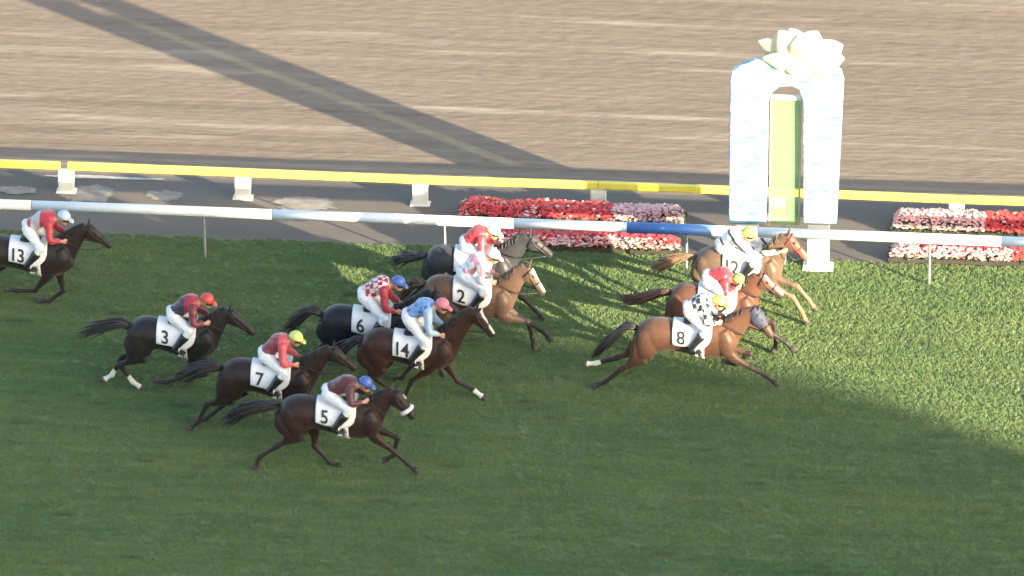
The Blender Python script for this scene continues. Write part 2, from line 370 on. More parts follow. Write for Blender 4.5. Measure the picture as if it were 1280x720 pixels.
# ------------------------------------------------------------------ flower beds behind the rail
M['planter'] = mat('planter timber', (.035, .03, .026), .8, 6, .3)
M['leaf'] = mat('bedding leaves', (.045, .085, .03), .6, 20, .4)
M['red_fl'] = mat('red blossom', (.60, .07, .075), .55, 12, .3); M['pink_fl'] = mat('pale pink blossom', (.72, .42, .40), .55, 12, .2)
def flower_bed(px0, px1, py, depth, hgt, label, pinkf, seed):
    rg = np.random.default_rng(seed)
    a = P(px0, py); b2 = P(px1, py+.036*(px1-px0)); x0, x1 = a.x, b2.x; yb = a.y
    r = empty('flower_bed', ((x0+x1)/2, yb, 0)); tag(r, label, 'flower bed', 'flower beds between the rails')
    L = x1-x0
    mb = MB()
    for sy in (0.02, depth-.02): mb.box((0, sy, .05), (L, .04, .10))
    for sx in (-L/2+.02, L/2-.02): mb.box((sx, depth/2, .048), (.04, depth-.08, .09))
    mb.box((0, depth/2, .035), (L-.08, depth-.08, .07)); mb.build('planter_box', M['planter'], r, False)
    def canopy(x, y): 
        e = min(1, (L/2-abs(x))/.15, y/.1+.3, (depth-y)/.1+.3)
        return .12+(hgt-.12)*max(.35, e)*(.86+.22*noise.noise((x*1.6+seed, y*3, 0)))
    n = int(900*L*depth/.5); v = np.zeros((n*3, 3), np.float32)
    for i in range(n):
        x, y = rg.uniform(-L/2, L/2), rg.uniform(-.04, depth+.04); z = .08+(canopy(x, min(max(y, 0), depth))-.08)*rg.uniform(.15, 1)
        d = rg.normal(size=3); d /= np.linalg.norm(d); e = np.cross(d, rg.normal(size=3)); e /= np.linalg.norm(e)+1e-6; c = np.array((x, y, z))
        v[3*i] = c-d*.035; v[3*i+1] = c+d*.045; v[3*i+2] = c+e*.03
    me = bpy.data.meshes.new('foliage'); me.from_pydata(v.tolist(), [], [(3*i, 3*i+1, 3*i+2) for i in range(n)]); tag(link('foliage', me, M['leaf'], r), kind='stuff')
    mr, mp_ = MB(), MB()
    nb = int(1150*L*depth/.5)
    for i in range(nb):
        x, y = rg.uniform(-L/2+.03, L/2-.03), rg.uniform(-.02, depth); z = canopy(x, max(y, 0))*rg.uniform(.72, 1.04)
        q = (mp_ if pinkf(x/L+.5, y/depth)+.35*noise.noise((x*2, y*6+seed, 1))+rg.normal()*.12 > .5 else mr); s = rg.uniform(.022, .04)
        k = rg.uniform(0, 6.28); t = [(math.cos(k+j*1.2566)*s, math.sin(k+j*1.2566)*s*.8-.3*s, (.35 if j % 2 else .1)*s) for j in range(5)]
        q.add([(x, y, z-.012)]+[(x+p, y+w, z+o+.35*w) for p, w, o in t]+[(x, y-.006, z+.008)], [(0, 1+(j+1) % 5, 1+j) for j in range(5)]+[(6, 1+j, 1+(j+1) % 5) for j in range(5)])
    if mr.v: tag(mr.build('red_blossoms', M['red_fl'], r, False), kind='stuff')
    if mp_.v: tag(mp_.build('pink_blossoms', M['pink_fl'], r, False), kind='stuff')
flower_bed(572, 856, 277, .42, .33, 'red and pale pink flower bed left of the gate, farther row', lambda u, v: (0.85 if u > .68 else (.3 if v < .8 else .5)), 3)
flower_bed(600, 850, 311, .34, .30, 'red flower bed left of the gate, nearer row behind the rail', lambda u, v: (.65 if v < .25 else .1), 5)
flower_bed(1114, 1420, 294, .45, .38, 'pale pink and red flower bed right of the gate, farther row', lambda u, v: (.85 if u < .38 else .25), 8)
flower_bed(1110, 1420, 328, .32, .28, 'pink and red flower bed right of the gate, nearer row', lambda u, v: (.75 if (u < .12 or (v < .4 and u < .5)) else .2), 13)

# irregular flat patches, paler than the path they lie on
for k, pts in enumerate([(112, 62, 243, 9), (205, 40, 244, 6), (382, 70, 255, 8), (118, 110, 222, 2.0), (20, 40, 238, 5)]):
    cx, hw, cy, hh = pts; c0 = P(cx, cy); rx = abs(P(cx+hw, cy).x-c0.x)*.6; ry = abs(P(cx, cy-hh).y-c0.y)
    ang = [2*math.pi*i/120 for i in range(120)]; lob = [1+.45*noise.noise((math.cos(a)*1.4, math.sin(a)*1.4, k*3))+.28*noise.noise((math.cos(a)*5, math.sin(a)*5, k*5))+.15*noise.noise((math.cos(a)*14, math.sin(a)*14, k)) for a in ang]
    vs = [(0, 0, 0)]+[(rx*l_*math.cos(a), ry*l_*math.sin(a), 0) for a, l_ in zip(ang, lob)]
    me = bpy.data.meshes.new('pale_patch'); me.from_pydata(vs, [], [(0, 1+i, 1+(i+1) % 120) for i in range(120)])
    o = link('pale_patch', me, mat('pale path patch', (.40, .37, .34) if k == 3 else (.25, .22, .19), .95, 5, .25)); o.location = (c0.x, c0.y, .005+.002*k); o['kind'] = 'structure'

# ------------------------------------------------------------------ horses
PROF = np.array([  # u, top, bottom, half width (m, about the body axis)
 (0.00, .07, -.10, .07), (.03, .17, -.20, .15), (.09, .255, -.25, .225), (.18, .305, -.26, .27), (.27, .305, -.235, .275), (.36, .275, -.215, .265),
 (.46, .25, -.245, .265), (.58, .24, -.30, .275), (.68, .26, -.345, .265), (.77, .295, -.36, .245), (.85, .27, -.345, .225), (.92, .17, -.29, .20), (.97, .05, -.22, .15), (1.0, -.04, -.16, .09)])
def smooth_prof():
    u = np.linspace(0, 1, 41); out = [u]
    for c in (1, 2, 3):
        y = np.interp(u, PROF[:, 0], PROF[:, c]); y2 = y.copy(); y2[1:-1] = (y[:-2]+2*y[1:-1]+y[2:])/4; out.append(y2)
    return np.array(out)
SP = smooth_prof()

def coat_mat(name, base, point, sheen=.1, rough=.48, grey=0):
    m, nt, b = newmat(name, rough)
    n1 = pos_noise(nt, 3.0, (1, 1, 1), 4, 'Object'); n2 = pos_noise(nt, 60, (.35, 1, 1), 3, 'Object')
    lo = tuple(c*.72 for c in base); hi = tuple(c*1.3 for c in base)
    c = ramp(nt, n1, [(.3, lo), (.7, hi)])
    c = mix(nt, .25, c, ramp(nt, n2, [(.35, tuple(q*.6 for q in base)), (.65, tuple(q*1.5 for q in base))]))
    a = N(nt, 'ShaderNodeAttribute', attribute_name='points'); c = mix(nt, a.outputs['Fac'], c, point)
    w = N(nt, 'ShaderNodeAttribute', attribute_name='white'); c = mix(nt, w.outputs['Fac'], c, (.62, .59, .55))
    h = N(nt, 'ShaderNodeAttribute', attribute_name='hoof'); c = mix(nt, h.outputs['Fac'], c, (.05, .045, .04))
    nt.links.new(c, b.inputs['Base Color']); b.inputs['Sheen Weight'].default_value = sheen; b.inputs['Specular IOR Level'].default_value = .28
    bp = N(nt, 'ShaderNodeBump', Strength=.12, Distance=.01); nt.links.new(n2, bp.inputs['Height']); nt.links.new(bp.outputs[0], b.inputs['Normal'])
    return m
M['leather'] = mat('black leather', (.022, .02, .02), .45, 20, .3); M['brown_leather'] = mat('brown leather', (.10, .045, .022), .45, 20, .3)
M['web'] = mat('white girth webbing', (.62, .62, .62), .75, 30, .1); M['cloth'] = mat('white number cloth', (.70, .70, .70), .75, 6, .06, .25, 25)
M['ink'] = mat('black number print', (.018, .018, .02), .6); M['eye'] = mat('dark eye', (.012, .008, .006), .08); M['metal'] = mat('stirrup steel', (.6, .6, .6), .25, metal=1)
M['fleece'] = mat('white fleece', (.8, .8, .78), .9, 30, .1, .6, 60); M['hood'] = mat('dark blue hood', (.035, .04, .075), .7, 20, .2)
M['red_tack'] = mat('red webbing', (.45, .03, .06), .6)
LF = (.45, .31, .12, .09); LH = (.38, .44, .36, .12, .09)       # limb lengths

def horse(cfg):
    (rx, ry), (fx, fy) = cfg['rear'], cfg['front']; yg = cfg['yg']
    root_w = P((rx+fx)/2, yg)
    root = empty('race_horse', root_w); tag(root, cfg['label'], 'horse', 'horses racing on the turf')
    def loc(px, py, ly=0.0):
        q = PY(px, py, root_w.y+ly)-root_w; return Vector((q.x, ly, q.z))
    A, B = loc(rx, ry), loc(fx, fy); L = B.x-A.x; sc = cfg.get('sc', 1.0)
    def ax(u): return A.x+u*L, A.z+(B.z-A.z)*u
    def surf(u, th, off=0.0):                                  # th: 0 = spine, + towards the camera side (-y)
        x, z = ax(u); t, bo, w = (float(np.interp(u, SP[0], SP[k])) for k in (1, 2, 3)); t *= sc; bo *= sc; w *= sc
        c, s = math.cos(th), math.sin(th); mid = (t+bo)/2; h = (t-bo)/2
        p = 0.86
        yy = -math.copysign(abs(s)**p, s)*(w+off); zz = mid+math.copysign(abs(c)**(1.0), c)*(h+off)
        return Vector((x, yy, z+zz))
    mb = MB(); n = 22
    rings = [[surf(u, 2*math.pi*j/n) for j in range(n)] for u in np.linspace(0, 1, 33)]
    vs = [p for r in rings for p in r]
    mb.add(vs, [(i*n+j, i*n+(j+1) % n, (i+1)*n+(j+1) % n, (i+1)*n+j) for i in range(32) for j in range(n)]+[tuple(range(n-1, -1, -1)), tuple(32*n+j for j in range(n))])
    X = lambda u, dz, y=0: Vector((ax(u)[0], y, ax(u)[1]+dz*sc))
    dirv = lambda a: Vector((math.sin(R(a)), 0, -math.cos(R(a))))
    legs = []; low = 9
    for k, (side, key) in enumerate(((-1, 'nf'), (1, 'ff'))):
        dx, a1, a2, a3 = cfg[key]; y = side*.125
        sh = X(.88, .02, side*.13); el = X(.83, -.25, side*.15)+Vector((dx, 0, abs(dx)*.1))
        sg = 1 if a2 > 12 else -1
        for _ in range(40):                                   # flex the leg until the hoof is on the turf, not in it
            if (el+dirv(a1)*LF[0]+dirv(a2)*LF[1]+dirv(a3)*(LF[2]+LF[3])).z > .015: break
            a2 += 3*sg; a3 += 4*sg
        kn = el+dirv(a1)*LF[0]; fe = kn+dirv(a2)*LF[1]; pa = fe+dirv(a3)*LF[2]; ho = pa+dirv(a3+ (8 if a3 > 0 else -8))*LF[3]
        kn.y = y*.95; fe.y = y*.85; pa.y = y*.85; ho.y = y*.85
        mb.tube([sh+Vector((-.04, 0, .14)), sh, sh*.45+el*.55, el], [.07, .115, .105, .085], [.10, .16, .15, .10], 14, sub=3)
        fw = dirv(a1).cross(Vector((0, 1, 0)))
        mb.tube([el+Vector((-.01, 0, .05)), el*.75+kn*.25, el*.45+kn*.55, kn*.86+el*.14, kn, kn*.85+fe*.15], [.075, .07, .05, .038, .043, .034], [.105, .09, .06, .044, .052, .038], 12, sub=3)
        mb.tube([kn, kn*.8+fe*.2, kn*.4+fe*.6, fe*.88+kn*.12, fe, fe*.6+pa*.4, pa], [.043, .034, .031, .034, .039, .032, .037], [.05, .042, .038, .042, .05, .038, .041], 12, sub=3)
        mb.tube([pa*.8+fe*.2, pa, pa*.3+ho*.7, ho], [.034, .042, .05, .056], [.038, .048, .06, .064], 12)
        legs.append((kn, fe, pa, ho)); low = min(low, ho.z)
    for k, (side, key) in enumerate(((-1, 'nh'), (1, 'fh'))):
        a0, a1, a2, a3 = cfg[key]; y = side*.13
        hip = X(.15, .06, side*.13); st = hip+dirv(a0)*LH[0]; st.y = side*.16
        sg = 1 if a2 > 12 else -1
        for _ in range(60):
            if (st+dirv(a1)*LH[1]+dirv(a2)*LH[2]+dirv(a3)*(LH[3]+LH[4])).z > .015: break
            a1 -= 1.2; a2 += 2.2*sg; a3 += 3*sg
        hk = st+dirv(a1)*LH[1]; fe = hk+dirv(a2)*LH[2]; pa = fe+dirv(a3)*LH[3]; ho = pa+dirv(a3+(8 if a3 > 0 else -8))*LH[4]
        hk.y = y*.85; fe.y = y*.8; pa.y = y*.8; ho.y = y*.8
        mb.tube([hip+Vector((.02, 0, .08)), hip, hip*.5+st*.5, st*.9+hip*.1, st], [.10, .13, .13, .10, .075], [.13, .20, .19, .14, .095], 14, sub=3)
        bk = Vector((-.03, 0, 0))
        mb.tube([X(.06, .0, side*.10), X(.05, -.14, side*.12), hip*.2+st*.45+hk*.35+bk, st*.35+hk*.65], [.09, .10, .08, .045], [.11, .13, .10, .055], 12, sub=3)
        mb.tube([st*1.0, st*.75+hk*.25, st*.4+hk*.6, hk*.88+st*.12, hk, hk*.85+fe*.15], [.085, .08, .052, .036, .043, .036], [.12, .105, .066, .048, .06, .044], 12, sub=3)
        pt = (hk-st).normalized()*.05; mb.tube([hk*.75+st*.25, hk+pt*.6], [.02, .022], [.022, .026], 8)
        mb.tube([hk, hk*.8+fe*.2, hk*.4+fe*.6, fe*.88+hk*.12, fe, fe*.6+pa*.4, pa], [.044, .037, .033, .035, .04, .032, .037], [.056, .047, .04, .043, .05, .038, .041], 12, sub=3)
        mb.tube([pa*.8+fe*.2, pa, pa*.3+ho*.7, ho], [.034, .042, .05, .055], [.038, .048, .06, .063], 12)
        legs.append((hk, fe, pa, ho)); low = min(low, ho.z)
    # neck and head
    poll = loc(*cfg['poll']); nose = loc(*cfg['nose']); nb = X(.84, -.02)
    up = Vector((0, 0, 1)); arch = cfg.get('arch', .04)
    nk = [nb, nb*.67+poll*.33+up*arch*.6, nb*.34+poll*.66+up*arch, poll+Vector((-.02, 0, -.045))]
    mb.tube(nk, [.15, .105, .08, .072], [.30, .215, .155, .12], 16, sub=4)
    hd = nose-poll
    if hd.length < .5: hd = hd.normalized()*.5; nose = poll+hd
    if hd.length > .62: hd = hd.normalized()*.62; nose = poll+hd
    hu = Vector((0, 1, 0)).cross(hd).normalized(); 
    if hu.z < 0 and hu.x < 0: hu = -hu
    if hu.z < 0: hu = -hu
    H = lambda t, o=0, y=0: poll+hd*t+hu*o+Vector((0, y, 0))
    mb.tube([H(-.06, -.04), H(.08, -.055), H(.25, -.075), H(.42, -.06), H(.6, -.05), H(.78, -.045), H(.92, -.05), H(1.02, -.062)], [.05, .078, .088, .07, .055, .052, .056, .036], [.07, .112, .128, .102, .078, .066, .064, .04], 16, sub=3)
    mb.ball(H(.24, -.115), (.10, .062, .075), 12, 8, hd)
    for s in (-1, 1):
        mb.ball(H(.30, -.005, s*.058), (.035, .022, .022), 8, 6, hd)
        mb.ball(H(.95, -.03, s*.035), (.035, .018, .025), 8, 6, hd)
        e0 = H(.0, .01, s*.045); ed = (hu*.9-hd.normalized()*.55).normalized()
        mb.tube([e0-ed*.02, e0+ed*.04, e0+ed*.085, e0+ed*.125], [.026, .032, .024, .006], [.018, .02, .014, .005], 8)
    me = remesh(mb, .0145, 4, 'body'); v = verts(me)
    pts = np.zeros(len(v)); wh = np.zeros(len(v)); hf = np.zeros(len(v))
    for i, (kn, fe, pa, ho) in enumerate(legs):
        for a, b2, lo, hi in ((kn, fe, .75, 1), (fe, pa, 1, 1), (pa, ho, 1, 1)):
            d, t = seg_dist(v, a, b2); pts = np.maximum(pts, np.where(d < .085, np.clip(lo+(hi-lo)*t*2.0, 0, 1), 0))
        d, t = seg_dist(v, pa*.85+ho*.15, ho+(ho-pa)*.3); hf = np.maximum(hf, np.where((d < .075) & (t > .08), 1, 0))
        sk = cfg.get('socks', {}).get(i)
        if sk:
            q = fe*(1-sk)+kn*sk; d, t = seg_dist(v, q, pa); wh = np.maximum(wh, np.where((d < .08) & (t > 0.02), 1, 0))
    d = np.linalg.norm(v-np.array(H(1.0, -.05)), axis=1); pts = np.maximum(pts, np.clip(1.25-d/.16, 0, 1)*.85)
    if cfg.get('blaze'):
        d, t = seg_dist(v, H(.16, .05), H(.9, .03)); wh = np.maximum(wh, np.where((d < .04+.012*np.sin(t*9)), 1, 0))
    nz = np.array([noise.noise((float(a)*4, float(b_)*4, float(c_)*4)) for a, b_, c_ in v[::1]]) if False else 0
    attr(me, 'points', pts); attr(me, 'white', wh); attr(me, 'hoof', hf)
    cm = coat_mat(cfg['key']+' coat', cfg['coat'], cfg.get('point', (.02, .017, .016)))
    body = link('body', me, cm, root)
    for s in (-1, 1):
        e = MB(); e.ball(H(.305, -.004, s*.069), (.021, .013, .017), 10, 8, hd); e.build('eye', M['eye'], root)
    # mane and tail: tapered locks
    hair = mat(cfg['key']+' hair', cfg.get('hair', (.018, .016, .016)), .5, 30, .4)
    rg = np.random.default_rng(cfg['seed']); mm = MB()
    for i in range(70):
        t = rg.uniform(0, .93); q = nk[0]*(1-t)+nk[3]*t; hh = np.interp(t, (0, .33, .66, 1), (.285, .21, .15, .12)); nrm = (nk[3]-nk[0]).normalized(); un = Vector((0, 1, 0)).cross(nrm); un = un if un.z > 0 else -un
        q = q+up*arch*math.sin(t*3.14)*.8+un*(hh+.008)+Vector((0, rg.uniform(-.02, .02), 0)); sd = -1 if rg.random() < .55 else 1; ln = rg.uniform(.10, .19)
        bk = -nrm*ln*rg.uniform(.5, 1.0)
        mm.tube([q-un*.02, q+bk*.35+un*.02+Vector((0, sd*.02, 0)), q+bk*.7-un*.01+Vector((0, sd*.06, 0)), q+bk*1.1-un*rg.uniform(.02, .08)+Vector((0, sd*.09, 0))], [.016, .015, .011, .002], [.012, .010, .007, .002], 5)
    mm.build('mane', hair, root)
    tl = [X(.02, .13)]+[loc(*p) for p in cfg['tail']]; mm = MB(); k = len(tl)
    for i in range(70):
        o1 = Vector(rg.normal(size=3))*.012; o2 = Vector((rg.normal()*.05, rg.normal()*.035, rg.normal()*.045)); f = rg.uniform(.72, 1.06); ps = []
        for j in range(7):
            t = j/6*f*(k-1); a = min(int(t), k-2); q = cr(tl[max(a-1, 0)], tl[a], tl[a+1], tl[min(a+2, k-1)], t-a); s_ = (j/6)
            ps.append(q+o1+o2*(s_**.7)*cfg.get('tailw', 1.0)+Vector((0, 0, .012*math.sin(i+j*1.3))))
        mm.tube(ps, [.019, .022, .022, .02, .016, .011, .003], None, 5)
    mm.build('tail', hair, root)
    # number cloth, number, saddle, girth
    us = cfg.get('us', .585); hwu = .33/L; u0, u1 = us-hwu*1.02, us+hwu*.88; thm = 1.72; nu, nt_ = 24, 40
    gv, gf = [], []
    for i in range(nu):
        fu = i/(nu-1); u = u0+(u1-u0)*fu
        cut = 1.0 if fu < .62 else 1-.36*(1-math.sqrt(max(0, 1-((fu-.62)/.38)**2)))
        for j in range(nt_+1):
            th = (j/nt_*2-1)*thm*cut*(1+.015*math.sin(fu*9+cfg['seed']))
            gv.append(surf(u, th, .022+.006*math.sin(fu*14+th*3)*min(1, abs(th))))
    gf = [(i*(nt_+1)+j, i*(nt_+1)+j+1, (i+1)*(nt_+1)+j+1, (i+1)*(nt_+1)+j) for i in range(nu-1) for j in range(nt_)]
    me = bpy.data.meshes.new('number_cloth'); me.from_pydata(gv, [], gf); cl = link('number_cloth', me, M['cloth'], root)
    so = cl.modifiers.new('thick', 'SOLIDIFY'); so.thickness = .008; so.offset = 1
    if cfg.get('num'):
        fc = bpy.data.curves.new('n', 'FONT'); fc.body = cfg['num']; fc.size = .27; fc.align_x = 'CENTER'; fc.offset = .0042; fc.space_character = .92
        fo = bpy.data.objects.new('n', fc); C.objects.link(fo); dg = bpy.context.evaluated_depsgraph_get(); dg.update()
        tm = bpy.data.meshes.new_from_object(fo.evaluated_get(dg)); bpy.data.objects.remove(fo); bpy.data.curves.remove(fc)
        bm = bmesh.new(); bm.from_mesh(tm); bmesh.ops.triangulate(bm, faces=bm.faces)
        for _ in range(2): bmesh.ops.subdivide_edges(bm, edges=[e for e in bm.edges if e.calc_length() > .03], cuts=1, use_grid_fill=False); bmesh.ops.triangulate(bm, faces=bm.faces)
        uc = u0+cfg.get('nu', .23)*(u1-u0)
        tht = np.linspace(0, 1.9, 60); arc = np.zeros(60); pp = [surf(uc, t, .03) for t in tht]
        for i in range(1, 60): arc[i] = arc[i-1]+(pp[i]-pp[i-1]).length
        bot = arc[np.searchsorted(tht, 1.55)]
        for vt in bm.verts:
            u = uc+vt.co.x*1.0/L; s_ = bot-vt.co.y*1.08; vt.co = surf(u, float(np.interp(s_, arc, tht)), .042)
        bm.to_mesh(tm); bm.free(); tm.name = 'number'; link('number', tm, M['ink'], cl, False)
    for du in (.005, .065):
        gv = [surf(us+.02+du+w, th, .016 if w else .016) for th in np.linspace(0, 2*math.pi, 49)[:-1] for w in (-.022, .022)]
        me = bpy.data.meshes.new('girth'); me.from_pydata(gv, [], [(2*i, 2*i+1, (2*i+3) % 96, (2*i+2) % 96) for i in range(48)]); g = link('girth', me, M['web'], root)
        so = g.modifiers.new('thick', 'SOLIDIFY'); so.thickness = .006; so.offset = 1
    top = surf(us, 0); sd_ = MB()
    sd_.tube([top+Vector((-.17, 0, .055)), top+Vector((-.14, 0, .045)), top+Vector((-.02, 0, .03)), top+Vector((.10, 0, .045)), top+Vector((.16, 0, .07))], [.08, .13, .12, .10, .04], [.03, .04, .035, .035, .03], 14, sub=4)
    sd_.build('saddle', M['leather'], root)
    # bridle
    br = MB(); hw = lambda t: float(np.interp(t, (0, .25, .42, .6, .78, .92), (.078, .092, .074, .059, .056, .06))); hh = lambda t: float(np.interp(t, (0, .25, .42, .6, .78, .92), (.112, .135, .108, .084, .072, .07)))
    def ring(t, tilt=0, w=.011, off=-.06, k=1.04):
        ps = [H(t+tilt*math.sin(a), off+math.sin(a)*hh(t)*k, math.cos(a)*hw(t)*k) for a in np.linspace(0, 2*math.pi, 25)]
        return ps, w
    def add_ring(b_, t, tilt=0, w=.009, off=-.06, k=1.05):
        ps, w = ring(t, tilt, w, off, k); b_.tube(ps, [w]*25, [w*.8]*25, 6, (0.01, .02, 1))
    add_ring(br, .14, -.06, .010, -.065); add_ring(br, .60, 0, .010, -.05)
    for s in (-1, 1): br.tube([H(.08, -.02, s*.084), H(.35, -.06, s*.084), H(.6, -.06, s*.064), H(.85, -.075, s*.06)], [.009]*4, [.007]*4, 6)
    br.build('bridle', M.get(cfg.get('bridle', 'leather')), root)
    if cfg.get('roll'):
        fr = MB(); add_ring(fr, .68, 0, .036, -.045, 1.2); fr.build('noseband', M['fleece'], root)
    if cfg.get('hood'):
        hm = MB(); hm.tube([H(-.1, -.07), H(.05, -.058), H(.25, -.077), H(.42, -.062), H(.56, -.052)], [.07, .088, .1, .082, .067], [.10, .124, .14, .114, .092], 18, sub=3)
        hm.build('hood', M['hood'], root)
    cfg.update(loc=loc, root=root, low=low, top=top, H=H, surf=surf, us=us, legs=legs, L=L)
    print('HORSE', cfg['key'], 'L %.2f' % L, 'axis z %.2f' % A.z, 'low hoof %.2f' % low, 'hoofs', [round(l[3].z, 2) for l in legs])
    return root

# ------------------------------------------------------------------ jockeys
def silk(name, kind, c1, c2=(.7, .7, .7)):
    m, nt, b = newmat(name, .42)
    b.inputs['Sheen Weight'].default_value = .2
    tc = nt.nodes.new('ShaderNodeTexCoord')
    if kind == 'plain': c = ramp(nt, pos_noise(nt, 8, (1, 1, 1), 3, 'Object'), [(.3, tuple(x*.85 for x in c1)), (.7, tuple(min(1, x*1.12) for x in c1))])
    elif kind == 'check':
        mp = N(nt, 'ShaderNodeMapping'); nt.links.new(tc.outputs['Object'], mp.inputs[0]); mp.inputs['Rotation'].default_value = (.02, R(15), .03); mp.inputs['Location'].default_value = (.013, .017, .021)
        ch = N(nt, 'ShaderNodeTexChecker', Scale=13.0); nt.links.new(mp.outputs[0], ch.inputs['Vector']); ch.inputs[1].default_value = (*c1, 1); ch.inputs[2].default_value = (*c2, 1); c = ch.outputs[0]
    elif kind == 'dots':
        vo = N(nt, 'ShaderNodeTexVoronoi', Scale=11.0); vo.inputs['Randomness'].default_value = .15; nt.links.new(tc.outputs['Object'], vo.inputs['Vector']); c = ramp(nt, vo.outputs['Distance'], [(.36, c2), (.40, c1)])
    elif kind == 'patch':
        c = ramp(nt, pos_noise(nt, 5.5, (1, 1, 1), 1, 'Object'), [(.47, c1), (.50, c2)])
    elif kind == 'split':                                         # c1 towards the waist, c2 towards the shoulders
        sx = N(nt, 'ShaderNodeSeparateXYZ'); nt.links.new(tc.outputs['Object'], sx.inputs[0]); mr = N(nt, 'ShaderNodeMapRange'); nt.links.new(sx.outputs[0], mr.inputs[0])
        mr.inputs[1].default_value = -.15; mr.inputs[2].default_value = .45; c = ramp(nt, mr.outputs[0], [(.40, c1), (.43, c2)])
    elif kind == 'sash':
        sx = N(nt, 'ShaderNodeSeparateXYZ'); nt.links.new(tc.outputs['Object'], sx.inputs[0]); ad = N(nt, 'ShaderNodeMath', operation='ADD'); nt.links.new(sx.outputs[0], ad.inputs[0]); nt.links.new(sx.outputs[2], ad.inputs[1])
        pp = N(nt, 'ShaderNodeMath', operation='PINGPONG'); nt.links.new(ad.outputs[0], pp.inputs[0]); pp.inputs[1].default_value = .14; mr = N(nt, 'ShaderNodeMapRange'); nt.links.new(pp.outputs[0], mr.inputs[0]); mr.inputs[2].default_value = .14
        c = ramp(nt, mr.outputs[0], [(.76, c1), (.8, c2)])
    elif kind == 'band':
        sx = N(nt, 'ShaderNodeSeparateXYZ'); nt.links.new(tc.outputs['Object'], sx.inputs[0]); mr = N(nt, 'ShaderNodeMapRange'); nt.links.new(sx.outputs[0], mr.inputs[0])
        mr.inputs[1].default_value = -.2; mr.inputs[2].default_value = .5; c = ramp(nt, mr.outputs[0], [(.0, c1), (.30, c1), (.32, c2), (.52, c2), (.54, c1)])
    if isinstance(c, tuple): b.inputs['Base Color'].default_value = (*c, 1)
    else: nt.links.new(c, b.inputs['Base Color'])
    return m
M['skin'] = mat('skin', (.42, .24, .16), .5, 10, .1); M['breech'] = mat('white breeches', (.70, .70, .70), .6, 8, .06, .2, 18)
M['boot'] = mat('black riding boot', (.02, .02, .022), .25, 10, .2); M['goggle'] = mat('dark goggles', (.015, .015, .018), .1)
def wrinkle(me, amp, sc, seed):
    v = verts(me); nn = np.empty(len(v)*3, np.float32); me.vertices.foreach_get('normal', nn); nn = nn.reshape(-1, 3)
    d = np.array([noise.noise((p[0]*sc+seed, p[1]*sc*.8, p[2]*sc*1.5))+.5*noise.noise((p[0]*sc*2.3, p[1]*sc*2.3+seed, p[2]*sc*2.7)) for p in v.tolist()], np.float32)
    set_verts(me, v+nn*(d*amp)[:, None])
